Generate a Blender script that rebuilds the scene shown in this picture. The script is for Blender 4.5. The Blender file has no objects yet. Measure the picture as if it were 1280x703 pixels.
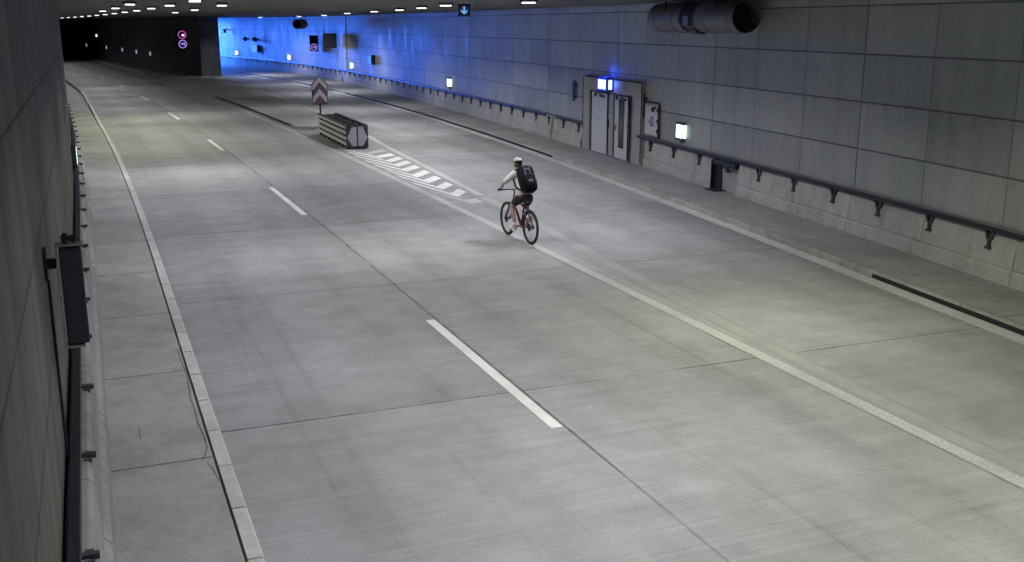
import bpy, bmesh, math, random
import numpy as np
from mathutils import Vector, Matrix, Quaternion
random.seed(7)
scene = bpy.context.scene
COL = scene.collection
R = math.radians

# ------------------------------------------------------------------ camera
H = 4.4
cam_d = bpy.data.cameras.new("camera"); cam = bpy.data.objects.new("camera", cam_d); COL.objects.link(cam)
F, CX, CY, VH, VX = 1300.0, 640.0, 351.5, 30.0, 100.0
pitch = math.atan((CY - VH) / F)
yaw = math.atan((CX - VX) / math.hypot(F, CY - VH))
cam.location = (0, 0, H)
cam.rotation_euler = (math.pi / 2 - pitch, 0, -yaw)
cam_d.sensor_width = 36.0
cam_d.lens = 36.0 * F / 1280.0
cam_d.clip_start = 0.05; cam_d.clip_end = 2000
scene.camera = cam

# ------------------------------------------------------------------ world (daylight beyond the ramp mouth), exposure
EXPO = 5.0
K = 2.0 ** -EXPO                      # all lamp strengths below are written for exposure 0
SKY = 205.0
LAMP = 119.0
world = bpy.data.worlds.new("World"); scene.world = world; world.use_nodes = True
wt = world.node_tree; bg = wt.nodes["Background"]
sky = wt.nodes.new("ShaderNodeTexSky"); sky.sky_type = 'NISHITA'; sky.sun_disc = False
sky.sun_elevation = R(2.0); sky.sun_rotation = R(200); sky.altitude = 50
tint = wt.nodes.new("ShaderNodeMix"); tint.data_type = 'RGBA'; tint.blend_type = 'MIX'
tint.inputs[0].default_value = 0.97
wt.links.new(sky.outputs[0], tint.inputs[6]); tint.inputs[7].default_value = (0.010, 0.155, 1.0, 1)
wt.links.new(tint.outputs[2], bg.inputs[0]); bg.inputs[1].default_value = SKY * K

vs = scene.view_settings
vs.view_transform = 'Standard'; vs.look = 'None'; vs.gamma = 1.0; vs.use_curve_mapping = False
vs.exposure = EXPO
cy = scene.cycles
cy.use_denoising = True
cy.max_bounces = 7; cy.diffuse_bounces = 4; cy.glossy_bounces = 3
cy.sample_clamp_indirect = 1.0
cy.use_light_tree = True

# ------------------------------------------------------------------ where things run
def bend(Y):                          # the main carriageway curves gently to the left
    t = max(0.0, Y - 18.3)
    return -t * t / 1880.0
_P = np.array([(12.3, 14.05), (17.2, 14.53), (22.5, 15.2), (33.65, 16.24), (44.7, 16.9), (58.4, 17.6), (78.2, 18.2), (89.6, 17.85), (118, 14.0)])
_cw = np.polyfit((_P[:, 0] - 60) / 60, _P[:, 1], 5)
def wall_x(Y):                        # foot of the ramp-side wall
    if Y < 11: return wall_x(11) + (Y - 11) * 0.12
    if Y > 114: return wall_x(114) - (Y - 114) * 0.175
    return float(np.polyval(_cw, (Y - 60) / 60))
_Q = np.array([(10.6, 12.27), (14.4, 12.65), (19.7, 13.30), (25.5, 13.86), (32.1, 14.36), (39.4, 14.85), (52, 15.42), (67.5, 15.6), (82.65, 14.75), (106.5, 12.56)])
_ck = np.polyfit((_Q[:, 0] - 60) / 60, _Q[:, 1], 4)
def kerb_x(Y):
    if Y < 11: return kerb_x(11) + (Y - 11) * 0.11
    if Y > 106: return kerb_x(106) - (Y - 106) * 0.15
    return float(np.polyval(_ck, (Y - 60) / 60))
def yrange(a, b, step):
    n = max(1, int(math.ceil((b - a) / step)))
    return [a + (b - a) * i / n for i in range(n + 1)]
zero = lambda Y: 0.0

# ------------------------------------------------------------------ materials
def new_mat(name):
    m = bpy.data.materials.new(name); m.use_nodes = True
    nt = m.node_tree; b = nt.nodes["Principled BSDF"]
    return m, nt, b
class N:                              # tiny helper round a node tree
    def __init__(s, nt): s.nt = nt
    def n(s, t, **kw):
        x = s.nt.nodes.new(t)
        for k, v in kw.items(): setattr(x, k, v)
        return x
    def link(s, a, b): s.nt.links.new(a, b)
    def math(s, op, a, b=None, c=None):
        x = s.n("ShaderNodeMath", operation=op)
        for i, v in enumerate((a, b, c)):
            if v is None: continue
            if isinstance(v, (int, float)): x.inputs[i].default_value = v
            else: s.link(v, x.inputs[i])
        return x.outputs[0]
    def mix(s, fac, a, b, mode='MIX'):
        x = s.n("ShaderNodeMix", data_type='RGBA', blend_type=mode)
        for sock, v in ((x.inputs[0], fac), (x.inputs[6], a), (x.inputs[7], b)):
            if isinstance(v, (int, float)): sock.default_value = v
            elif isinstance(v, tuple): sock.default_value = (*v, 1) if len(v) == 3 else v
            else: s.link(v, sock)
        return x.outputs[2]
    def noise(s, vec, scale, detail=5, rough=.55, stretch=None):
        if stretch:
            mp = s.n("ShaderNodeMapping"); mp.inputs[3].default_value = stretch
            s.link(vec, mp.inputs[0]); vec = mp.outputs[0]
        x = s.n("ShaderNodeTexNoise"); x.inputs["Scale"].default_value = scale
        x.inputs["Detail"].default_value = detail; x.inputs["Roughness"].default_value = rough
        s.link(vec, x.inputs["Vector"]); return x.outputs[0]
    def ramp(s, v, lo, hi, a=0.0, b=1.0):
        x = s.n("ShaderNodeMapRange"); x.interpolation_type = 'SMOOTHSTEP'
        s.link(v, x.inputs[0])
        for i, q in enumerate((lo, hi, a, b)): x.inputs[1 + i].default_value = q
        return x.outputs[0]
    def bump(s, h, strength, dist, b):
        x = s.n("ShaderNodeBump"); x.inputs[0].default_value = strength; x.inputs[1].default_value = dist
        s.link(h, x.inputs["Height"]); s.link(x.outputs[0], b.inputs["Normal"])
    def uv(s):
        x = s.n("ShaderNodeUVMap"); x.uv_map = "UVMap"; return x.outputs[0]
    def obj(s): return s.n("ShaderNodeTexCoord").outputs["Object"]
    def gray(s, v, tint=(1, 1, 1)):
        c = s.n("ShaderNodeCombineColor")
        for i in range(3): s.link(s.math('MULTIPLY', v, tint[i]), c.inputs[i])
        return c.outputs[0]
def simple(name, col, rough=.5, metal=0.0, noise=.12, scale=14, bump=0.0, emit=None, es=0.0):
    m, nt, b = new_mat(name); q = N(nt)
    v = q.noise(q.obj(), scale, 6)
    k = q.ramp(v, .25, .75, 1 - noise, 1 + noise)
    x = q.n("ShaderNodeVectorMath", operation='SCALE'); x.inputs[0].default_value = col; q.link(k, x.inputs[3])
    q.link(x.outputs[0], b.inputs["Base Color"])
    b.inputs["Metallic"].default_value = metal
    q.link(q.ramp(v, .2, .8, max(.05, rough - .1), min(1, rough + .1)), b.inputs["Roughness"])
    if bump: q.bump(q.noise(q.obj(), scale * 5, 4), bump, .01, b)
    if emit:
        b.inputs["Emission Color"].default_value = (*emit, 1); b.inputs["Emission Strength"].default_value = es * K
    return m

def road_mat():
    m, nt, b = new_mat("road_concrete"); q = N(nt); uv = q.uv()
    sp = q.n("ShaderNodeSeparateXYZ"); q.link(uv, sp.inputs[0]); X, Y = sp.outputs[0], sp.outputs[1]
    broom = q.noise(uv, 1.0, 8, .78, (.3, 26, 1))          # fine transverse brush lines
    broom2 = q.noise(uv, 1.0, 4, .6, (.12, 3.5, 1))
    blot = q.noise(uv, .35, 6, .6)
    blot2 = q.noise(uv, 1.7, 8, .65)
    fine = q.noise(uv, 60, 4, .6)
    v = q.math('ADD', q.ramp(broom, .3, .7, -.036, .036), q.ramp(broom2, .3, .7, -.012, .012))
    v = q.math('ADD', v, q.ramp(blot, .3, .7, -.024, .024))
    v = q.math('ADD', v, q.ramp(blot2, .3, .7, -.03, .03))
    v = q.math('ADD', v, q.ramp(fine, .3, .7, -.05, .05))
    # a slab-to-slab difference
    fx = q.math('FLOOR', q.math('DIVIDE', q.math('SUBTRACT', X, 1.02 - 3.6 * 5), 3.62)); fy = q.math('FLOOR', q.math('DIVIDE', q.math('SUBTRACT', Y, 11.2 - 58.5), 5.85))
    cb = q.n("ShaderNodeCombineXYZ"); q.link(fx, cb.inputs[0]); q.link(fy, cb.inputs[1])
    wn = q.n("ShaderNodeTexWhiteNoise", noise_dimensions='2D'); q.link(cb.outputs[0], wn.inputs["Vector"])
    v = q.math('ADD', v, q.ramp(wn.outputs[0], 0, 1, -.028, .028))
    # wheel tracks polished darker
    tr = q.math('ABSOLUTE', q.math('SUBTRACT', q.math('PINGPONG', q.math('ADD', X, -2.8 + 36.2), 1.81), .8))
    v = q.math('SUBTRACT', v, q.ramp(tr, 0.05, .5, .026, 0))
    # tyre rubber drawn out along the lane, broken up
    rub = q.noise(uv, 1.0, 6, .65, (5.5, .10, 1))
    lane = q.ramp(tr, .15, .75, 1, .25)
    v = q.math('SUBTRACT', v, q.math('MULTIPLY', q.ramp(rub, .5, .72, 0, .05), lane))
    # pale scuffed patches and small dark specks
    sc = q.noise(uv, 2.6, 9, .8)
    v = q.math('ADD', v, q.ramp(sc, .58, .72, 0, .05))
    vs_ = q.n("ShaderNodeTexVoronoi"); vs_.inputs["Scale"].default_value = 3.2; q.link(uv, vs_.inputs["Vector"])
    v = q.math('SUBTRACT', v, q.math('MULTIPLY', q.ramp(vs_.outputs["Distance"], .03, .07, .08, 0), q.ramp(blot, .45, .6, 0, 1)))
    v = q.math('ADD', v, .295)
    # joints: one lengthwise beside the lane line, transverse every 5.85 m
    jx = q.math('ABSOLUTE', q.math('SUBTRACT', X, 4.66))
    jy = q.math('ABSOLUTE', q.math('SUBTRACT', q.math('PINGPONG', q.math('SUBTRACT', Y, 11.22 - 58.5), 2.925), 0.0))
    wob = q.ramp(q.noise(uv, 3, 3), .3, .7, -.006, .006)
    mx = q.ramp(q.math('ADD', jx, wob), .008, .024, .75, 0); my = q.ramp(q.math('ADD', jy, wob), .006, .022, .8, 0)
    fade = q.ramp(q.noise(uv, .5, 3), .35, .6, .45, 1)
    jm = q.math('MULTIPLY', q.math('MAXIMUM', mx, my), fade)
    # damp-looking streak of sealant smear along the lengthwise joint
    sm = q.ramp(q.math('ABSOLUTE', q.math('SUBTRACT', X, 4.5)), .05, .4, .02, 0)
    v = q.math('SUBTRACT', v, sm)
    # drips and oil spots
    vor = q.n("ShaderNodeTexVoronoi"); vor.inputs["Scale"].default_value = .55; q.link(uv, vor.inputs["Vector"])
    spot = q.ramp(vor.outputs["Distance"], .03, .12, .05, 0)
    v = q.math('SUBTRACT', v, q.math('MULTIPLY', spot, q.ramp(blot2, .4, .6, 0, 1)))
    col = q.gray(v, (.985, .985, 1.0))
    col = q.mix(jm, col, (.035, .035, .035))
    q.link(col, b.inputs["Base Color"])
    q.link(q.ramp(blot, .3, .7, .62, .8), b.inputs["Roughness"]); b.inputs["Specular IOR Level"].default_value = .35
    hgt = q.math('SUBTRACT', q.math('ADD', q.math('MULTIPLY', broom, .5), q.math('MULTIPLY', fine, .3)), jm)
    q.bump(hgt, .35, .006, b)
    return m
def concrete_mat(name, base, tint=(1, 1, 1), slab=None, amp=.04, streak=0.0, crack=True):
    m, nt, b = new_mat(name); q = N(nt); uv = q.uv(); o = q.obj()
    v = q.math('ADD', q.ramp(q.noise(o, .8, 7, .62), .3, .7, -amp, amp), q.ramp(q.noise(o, 5, 8, .7), .3, .7, -amp * .7, amp * .7))
    v = q.math('ADD', v, q.ramp(q.noise(o, 55, 4, .6), .3, .7, -amp * .6, amp * .6))
    if streak: v = q.math('SUBTRACT', v, q.ramp(q.noise(o, 1, 5, .6, (2.2, 2.2, .25)), .45, .7, 0, streak))
    v = q.math('ADD', v, base)
    col = q.gray(v, tint)
    if slab:
        sp = q.n("ShaderNodeSeparateXYZ"); q.link(uv, sp.inputs[0])
        j = q.math('PINGPONG', q.math('SUBTRACT', sp.outputs[1], slab[1] - 30 * slab[0]), slab[0] / 2)
        jm = q.ramp(j, .006, .022, .75, 0)
        col = q.mix(jm, col, (.03, .03, .03))
    if crack:
        vo = q.n("ShaderNodeTexVoronoi", feature='DISTANCE_TO_EDGE'); vo.inputs["Scale"].default_value = .55
        mp = q.n("ShaderNodeVectorMath", operation='ADD'); ns = q.n("ShaderNodeTexNoise"); ns.inputs["Scale"].default_value = 2.5
        q.link(o, ns.inputs["Vector"]); q.link(o, mp.inputs[0]); q.link(ns.outputs[1], mp.inputs[1]); q.link(mp.outputs[0], vo.inputs["Vector"])
        cm = q.math('MULTIPLY', q.ramp(vo.outputs[0], .002, .009, .55, 0), q.ramp(q.noise(o, .45, 2), .54, .6, 0, 1))
        col = q.mix(cm, col, (.05, .05, .05))
    q.link(col, b.inputs["Base Color"]); b.inputs["Roughness"].default_value = .8; b.inputs["Specular IOR Level"].default_value = .3
    q.bump(q.noise(o, 40, 6, .7), .3, .008, b)
    return m
def panel_mat(name, base, tint, rough=.38, joint=.9, amp=.025, pw=2.21, ph=.96, y0=13.02, z0=.92, dirt=.03, streak=1.3):
    m, nt, b = new_mat(name); q = N(nt); uv = q.uv()
    sp = q.n("ShaderNodeSeparateXYZ"); q.link(uv, sp.inputs[0]); S, Z = sp.outputs[0], sp.outputs[1]
    su = q.math('DIVIDE', q.math('SUBTRACT', S, y0 - 60 * pw), pw); sv = q.math('DIVIDE', q.math('SUBTRACT', Z, z0 - 4 * ph), ph)
    cb = q.n("ShaderNodeCombineXYZ"); q.link(q.math('FLOOR', su), cb.inputs[0]); q.link(q.math('FLOOR', sv), cb.inputs[1])
    wn = q.n("ShaderNodeTexWhiteNoise", noise_dimensions='2D'); q.link(cb.outputs[0], wn.inputs["Vector"])
    eu = q.math('MULTIPLY', q.math('PINGPONG', su, .5), pw); ev = q.math('MULTIPLY', q.math('PINGPONG', sv, .5), ph)
    ju = q.ramp(eu, .006, .02, joint * .8, 0); jv = q.ramp(ev, .008, .026, joint, 0)
    big = q.ramp(q.math('MULTIPLY', q.math('PINGPONG', q.math('DIVIDE', q.math('SUBTRACT', su, 2), 3.0), .5), 3 * pw), .012, .03, joint, 0)
    jm = q.math('MAXIMUM', q.math('MAXIMUM', ju, jv), big)
    o = q.obj()
    v = q.math('ADD', q.ramp(wn.outputs[0], 0, 1, -amp, amp), q.ramp(q.noise(uv, 1, 5, .6, (3.2, .22, 1)), .3, .7, -amp * streak, amp * streak))
    v = q.math('ADD', v, q.ramp(q.noise(uv, .5, 6, .65), .3, .7, -dirt, dirt))
    v = q.math('ADD', v, q.ramp(q.noise(uv, 9, 6, .7), .35, .7, -amp * .6, amp * .6))
    dr_ = q.noise(uv, 1, 6, .7, (7.0, .5, 1))
    below = q.ramp(q.math('FRACT', sv), .55, 1.0, 0, 1)
    v = q.math('SUBTRACT', v, q.math('MULTIPLY', q.math('MULTIPLY', q.ramp(dr_, .52, .7, 0, 1), below), base * .28))
    fx_ = q.math('ADD', q.math('POWER', q.math('SUBTRACT', eu, .09), 2.0), q.math('POWER', q.math('SUBTRACT', ev, .09), 2.0))
    fix = q.ramp(fx_, .00012, .0003, .55, 0)
    v = q.math('ADD', v, base)
    col = q.gray(v, tint); col = q.mix(fix, col, (.05, .05, .055)); col = q.mix(jm, col, (.012, .012, .014)); q.link(col, b.inputs["Base Color"])
    q.link(q.ramp(q.noise(uv, 1.5, 5, .6, (2, .3, 1)), .3, .7, rough - .07, rough + .12), b.inputs["Roughness"])
    h = q.math('SUBTRACT', q.math('MULTIPLY', q.noise(uv, 2.0, 3), .25), jm)
    q.bump(h, .45, .012, b)
    return m
def paint_mat(name, v0, worn, tint=(1, 1, .98), dots=False, ragged=.12):
    m, nt, b = new_mat(name); q = N(nt); o = q.obj(); uv = q.uv()
    n1 = q.noise(o, 9, 8, .75); n2 = q.noise(o, 70, 5, .7); n3 = q.noise(o, .7, 4)
    w = q.ramp(q.math('ADD', q.math('MULTIPLY', n1, .6), q.math('MULTIPLY', n2, .4)), .5 - worn * .3, .72 - worn * .3, 0, worn)
    w = q.math('MAXIMUM', w, q.math('MULTIPLY', q.ramp(n3, .52, .68, 0, 1), q.ramp(n2, .35, .6, .1, min(1, worn * 1.6))))
    sp = q.n("ShaderNodeSeparateXYZ"); q.link(uv, sp.inputs[0])
    e = q.math('PINGPONG', sp.outputs[0], .5)
    w = q.math('MAXIMUM', w, q.ramp(q.math('SUBTRACT', e, q.math('MULTIPLY', n1, ragged * 1.6)), -ragged * .5, ragged * .3, 1, 0))
    v = q.math('ADD', q.ramp(n1, .3, .7, -.07, .07), v0)
    v = q.math('SUBTRACT', v, q.ramp(n3, .4, .65, 0, .10))
    col = q.mix(w, q.gray(v, tint), (.275, .275, .275))
    if dots:
        vo = q.n("ShaderNodeTexVoronoi"); vo.inputs["Scale"].default_value = 45; q.link(o, vo.inputs["Vector"])
        col = q.mix(q.ramp(vo.outputs["Distance"], .35, .65, 0, .5), col, (.25, .25, .245))
        q.bump(vo.outputs["Distance"], .4, -.004, b)
    q.link(col, b.inputs["Base Color"]); b.inputs["Roughness"].default_value = .65
    return m
def emit_mat(name, col, strength):
    m, nt, b = new_mat(name); q = N(nt)
    b.inputs["Base Color"].default_value = (.06, .06, .06, 1); b.inputs["Roughness"].default_value = .4
    v = q.noise(q.obj(), 6, 2); k = q.ramp(v, .3, .7, strength * K * .92, strength * K * 1.08)
    b.inputs["Emission Color"].default_value = (*col, 1); q.link(k, b.inputs["Emission Strength"])
    return m

M = {}
M['road'] = road_mat()
M['walk'] = concrete_mat("pavement_concrete", .34, (1, 1, .985), slab=(2.93, 10.28), amp=.05, crack=False)
M['walk_r'] = concrete_mat("pavement_concrete_dark", .33, (1, 1, .985), slab=(5.85, 11.2), amp=.04, crack=False)
M['kerb'] = concrete_mat("kerb_concrete", .52, (1, 1, .97), amp=.07, crack=False)
M['kerb_dull'] = concrete_mat("kerb_concrete_dull", .33, (1, 1, .95), amp=.07, crack=False)
M['kerb_far'] = concrete_mat("kerb_concrete_dark", .20, (1, 1, .97), amp=.05, crack=False)  # darker concrete for the far stretch of the left kerb
M['gutter'] = concrete_mat("gutter_concrete", .50, (1, 1, .98), amp=.05, crack=False)
M['barrier'] = concrete_mat("barrier_concrete", .50, (1, 1, .97), amp=.055, streak=.10, crack=False)
M['barrier_l'] = concrete_mat("barrier_concrete_left", .34, (1, 1, .98), amp=.05, streak=.05, crack=False)
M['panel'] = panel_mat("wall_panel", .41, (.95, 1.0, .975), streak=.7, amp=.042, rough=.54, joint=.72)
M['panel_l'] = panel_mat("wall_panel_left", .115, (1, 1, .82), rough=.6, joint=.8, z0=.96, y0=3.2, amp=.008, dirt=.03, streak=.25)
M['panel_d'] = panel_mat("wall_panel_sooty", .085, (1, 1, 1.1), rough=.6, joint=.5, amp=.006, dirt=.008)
M['ceiling'] = concrete_mat("ceiling_concrete", .16, amp=.03, crack=False)
M['portal'] = concrete_mat("portal_concrete", .40, (1, 1, 1), amp=.02, crack=False)
M['paint'] = paint_mat("road_paint_white", .78, .2, ragged=.05)
M['paint_worn'] = paint_mat("road_paint_worn", .60, .55, ragged=.12)
M['paint_dots'] = paint_mat("road_paint_profiled", .64, .42, dots=True, ragged=.14)
M['ghost'] = paint_mat("road_paint_ghost", .40, .55, ragged=.3)
M['rail'] = simple("rail_steel", (.045, .05, .065), .42, .6, .25)
M['rail_top'] = simple("rail_lit_top", (.28, .28, .28), .5, .3, .2)
M['bracket'] = simple("bracket_steel", (.085, .085, .095), .5, .3)
M['black'] = simple("black_void", (.012, .012, .013), .8)
M['darkmetal'] = simple("dark_metal", (.035, .035, .05), .5, .3)
M['greymetal'] = simple("grey_metal", (.22, .22, .22), .45, .4)
M['steel'] = simple("fan_steel", (.16, .16, .16), .45, .25, .12, 4)
M['plate'] = simple("nose_plate_film", (.33, .32, .37), .5, .1, .15)
M['door'] = simple("door_paint", (.62, .63, .66), .42, 0, .06, 5)
M['glass'] = simple("dark_glass", (.02, .035, .05), .12, 0, .05)
M['white'] = simple("white_enamel", (.7, .7, .69), .45, 0, .08)
M['blue_sign'] = simple("blue_sign_film", (.02, .05, .3), .4)
M['red_sign'] = simple("red_sign_film", (.17, .10, .135), .45, 0, .2)
M['white_sign'] = simple("white_sign_film", (.62, .60, .68), .45, 0, .1)
M['galv'] = simple("galvanised_rail", (.72, .72, .69), .5, .15, .15, 8)
M['lamp_case'] = simple("lamp_housing", (.10, .10, .11), .4, .5)
M['lamp_glow'] = emit_mat("lamp_diffuser", (.93, .95, 1.0), 2.6)
M['lamp_blueish'] = emit_mat("guide_lamp_blue_white", (.75, .87, 1), 4.2)
M['lamp_far'] = emit_mat("guide_lamp_dim", (.6, .75, 1), .55)
M['lamp_cyan'] = emit_mat("guide_lamp_green_white", (.70, 1.0, .93), 3.4)
M['lamp_door'] = emit_mat("door_lamp_face", (.36, .5, 1), 2.7)
M['lamp_doorside'] = emit_mat("door_lamp_side", (.01, .03, 1), 1.2)
M['led_red'] = emit_mat("led_pink", (.70, .10, .52), .8)
M['led_red_dim'] = emit_mat("led_pink_dim", (.35, .10, .35), .45)
M['led_violet'] = emit_mat("led_violet", (.45, .28, .9), .9)
M['led_white'] = emit_mat("led_white", (.95, .8, 1), 1.6)
M['led_cyan'] = emit_mat("led_cyan", (.25, .62, 1), .9)
M['led_ring'] = emit_mat("led_blue", (.0, .04, .25), .35)

# ------------------------------------------------------------------ mesh helpers
class MB:
    def __init__(s): s.v = []; s.f = []; s.uv = []; s.mi = []
    def add(s, vs, fs, uvs=None, mi=0):
        o = len(s.v); s.v += [tuple(p) for p in vs]; s.f += [tuple(o + i for i in f) for f in fs]; s.mi += [mi] * len(fs)
        s.uv += list(uvs) if uvs else [(p[0], p[1]) for p in vs]
    def box(s, c, d, rz=0.0, M4=None, mi=0):
        x, y, z = d[0] / 2, d[1] / 2, d[2] / 2
        P = [Vector((a * x, b * y, e * z)) for a in (-1, 1) for b in (-1, 1) for e in (-1, 1)]
        rot = M4 if M4 else Matrix.Rotation(rz, 3, 'Z')
        P = [rot @ p + Vector(c) for p in P]
        s.add(P, [(0, 1, 3, 2), (4, 6, 7, 5), (0, 4, 5, 1), (2, 3, 7, 6), (0, 2, 6, 4), (1, 5, 7, 3)], mi=mi)
    def tube(s, a, b, r0, r1=None, n=10, caps=True, mi=0):
        a, b = Vector(a), Vector(b); r1 = r0 if r1 is None else r1
        d = (b - a).normalized(); q = d.to_track_quat('Z', 'Y')
        P = []
        for p, r in ((a, r0), (b, r1)):
            for i in range(n):
                t = 2 * math.pi * i / n
                P.append(p + q @ Vector((r * math.cos(t), r * math.sin(t), 0)))
        fs = [(i, (i + 1) % n, n + (i + 1) % n, n + i) for i in range(n)]
        if caps: fs += [tuple(range(n))[::-1], tuple(range(n, 2 * n))]
        s.add(P, fs, mi=mi)
    def pipe(s, pts, r, n=8):
        for a, b in zip(pts, pts[1:]): s.tube(a, b, r, n=n)
    def lathe(s, prof, M4, n=28):               # prof: (radius, height) about the local z axis of M4
        P = []; k = len(prof)
        for r, h in prof:
            for i in range(n):
                t = 2 * math.pi * i / n
                P.append(M4 @ Vector((r * math.cos(t), r * math.sin(t), h)))
        fs = [(j * n + i, j * n + (i + 1) % n, (j + 1) * n + (i + 1) % n, (j + 1) * n + i) for j in range(k - 1) for i in range(n)]
        s.add(P, fs)
    def torus(s, M4, Rr, r, n=36, m=8):
        prof = [(Rr + r * math.cos(2 * math.pi * j / m), r * math.sin(2 * math.pi * j / m)) for j in range(m + 1)]
        s.lathe(prof, M4, n)
    def ball(s, c, r, n=12, M3=None):
        c = Vector(c); rr = r if isinstance(r, (tuple, list)) else (r, r, r)
        P = []; k = n // 2
        for j in range(k + 1):
            a = math.pi * j / k
            for i in range(n):
                t = 2 * math.pi * i / n
                p = Vector((rr[0] * math.sin(a) * math.cos(t), rr[1] * math.sin(a) * math.sin(t), rr[2] * math.cos(a)))
                P.append(c + (M3 @ p if M3 else p))
        s.add(P, [(j * n + i, (j + 1) * n + i, (j + 1) * n + (i + 1) % n, j * n + (i + 1) % n) for j in range(k) for i in range(n)])
    def prism(s, poly, z0, z1, M4=None, mi=0):       # polygon (x, y) from z0 to z1
        n = len(poly); P = [Vector((x, y, z)) for z in (z0, z1) for x, y in poly]
        if M4: P = [M4 @ p for p in P]
        s.add(P, [tuple(range(n))[::-1], tuple(range(n, 2 * n))] + [(i, (i + 1) % n, n + (i + 1) % n, n + i) for i in range(n)], mi=mi)
    def sweep(s, prof, path, Ys, uvf=None, cap=True, closed=True, mi=0):   # prof: (dx, z); path: Y -> x
        k = len(prof); P = []; U = []
        for Y in Ys:
            x0 = path(Y)
            for dx, z in prof:
                P.append((x0 + dx, Y, z)); U.append(uvf(dx, Y, z) if uvf else (Y, z))
        fs = []
        for j in range(len(Ys) - 1):
            for i in range(k if closed else k - 1):
                i2 = (i + 1) % k
                fs.append((j * k + i, j * k + i2, (j + 1) * k + i2, (j + 1) * k + i))
        if cap and closed:
            fs.append(tuple(range(k))[::-1]); fs.append(tuple((len(Ys) - 1) * k + i for i in range(k)))
        s.add(P, fs, U, mi)
    def build(s, name, mat, parent=None, bevel=0.0, smooth=False, weld=False):
        me = bpy.data.meshes.new(name); me.from_pydata(s.v, [], s.f)
        uvl = me.uv_layers.new(name="UVMap")
        for lp in me.loops: uvl.data[lp.index].uv = s.uv[lp.vertex_index]
        mats = mat if isinstance(mat, (list, tuple)) else [mat]
        for m in mats: me.materials.append(m)
        for p, i in zip(me.polygons, s.mi): p.material_index = i
        bm = bmesh.new(); bm.from_mesh(me)
        if weld: bmesh.ops.remove_doubles(bm, verts=bm.verts, dist=1e-5)
        bmesh.ops.recalc_face_normals(bm, faces=bm.faces); bm.to_mesh(me); bm.free()
        if smooth:
            me.shade_smooth()
        o = bpy.data.objects.new(name, me); COL.objects.link(o)
        if parent: o.parent = parent
        if bevel:
            b = o.modifiers.new("bevel", 'BEVEL'); b.width = bevel; b.segments = 2; b.limit_method = 'ANGLE'; b.angle_limit = R(40)
        return o
def tag(o, label, cat, group=None):
    o["label"] = label; o["category"] = cat
    if group: o["group"] = group
    return o
def thing(name, label, cat, loc=(0, 0, 0), rz=0.0, group=None):
    o = bpy.data.objects.new(name, None); COL.objects.link(o); o.location = loc; o.rotation_euler = (0, 0, rz)
    o.empty_display_size = .2
    return tag(o, label, cat, group)
def struct(o): o["kind"] = "structure"; return o
def dup(root, loc, rz, label=None, group=None):
    r = root.copy(); COL.objects.link(r); r.location = loc; r.rotation_euler = (0, 0, rz)
    if label: r["label"] = label
    if group: r["group"] = group
    for ch in list(root.children):
        c = ch.copy(); COL.objects.link(c); c.parent = r
        for g in list(ch.children):
            d = g.copy(); COL.objects.link(d); d.parent = c
    return r

CEIL = 5.0
Y0 = -34.0
MAIN_END, PORTAL = 235.0, 129.0

# ------------------------------------------------------------------ road and pavements
mb = MB()
Ys = yrange(Y0 - 1, MAIN_END, 1.5)
for a, b in zip(Ys, Ys[1:]):
    pass
offs = [-1.2, 0, 2, 4, 6, 8, 10, 12, 14, 17, 20, 24]
P = []; U = []
for Y in Ys:
    for o_ in offs:
        P.append((bend(Y) + o_, Y, 0)); U.append((o_, Y))
k = len(offs)
mb.add(P, [(j * k + i, j * k + i + 1, (j + 1) * k + i + 1, (j + 1) * k + i) for j in range(len(Ys) - 1) for i in range(k - 1)], U)
road = struct(mb.build("road", M['road']))

def ribbon(name, mat, pts, width, z, parent=road):          # a painted band along ground points
    m = MB(); P = []; n = len(pts)
    for i, p in enumerate(pts):
        a = Vector(pts[max(0, i - 1)]); b = Vector(pts[min(n - 1, i + 1)]); d = (b - a).normalized(); nrm = Vector((-d.y, d.x))
        w = width[i] if isinstance(width, list) else width
        for sgn in (1, -1): P.append((p[0] + sgn * nrm.x * w / 2, p[1] + sgn * nrm.y * w / 2, z))
    m.add(P, [(2 * i, 2 * i + 1, 2 * i + 3, 2 * i + 2) for i in range(n - 1)], [(i % 2, pts[i // 2][1]) for i in range(2 * n)])
    return m.build(name, mat, parent)
def main_line(off, a, b, step=2.0): return [(bend(Y) + off, Y) for Y in yrange(a, b, step)]
# lane dashes of the main carriageway
dashes = [(9.95, 14.66), (24.4, 29.0), (38.5, 42.3), (52.0, 56.3), (66.0, 70.3), (80, 84.3), (94, 98.3), (108, 112.3), (122, 126.3), (-4.4, .3)]
for a, b in dashes: ribbon("lane_dash", M['paint'], main_line(4.56, a, b), .15, .004)
ribbon("edge_line", M['paint_dots'], main_line(8.22, -20, 46, 1.5), .24, .0055)
ribbon("edge_line", M['paint_worn'], main_line(8.22, 46, 150, 2), .16, .004)
ghost = [(8.55, 3), (8.47, 8.2), (8.62, 12.5), (8.9, 17.4), (9.2, 21.2), (9.38, 25.2)]
ribbon("old_edge_line", M['ghost'], ghost, .34, .004)
ribbon("old_edge_line", M['ghost'], main_line(8.44, 4, 22, 1.5), .26, .0035)
hatch_r = [(9.42, 25.6), (9.62, 29), (9.86, 33), (10.05, 37), (10.45, 42), (10.85, 48), (11.02, 54), (11.0, 62), (10.9, 72), (10.7, 80), (10.2, 92), (9.3, 103), (7.6, 115), (4.6, 132)]
ribbon("edge_line", M['paint_worn'], hatch_r, .22, .004)
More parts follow.
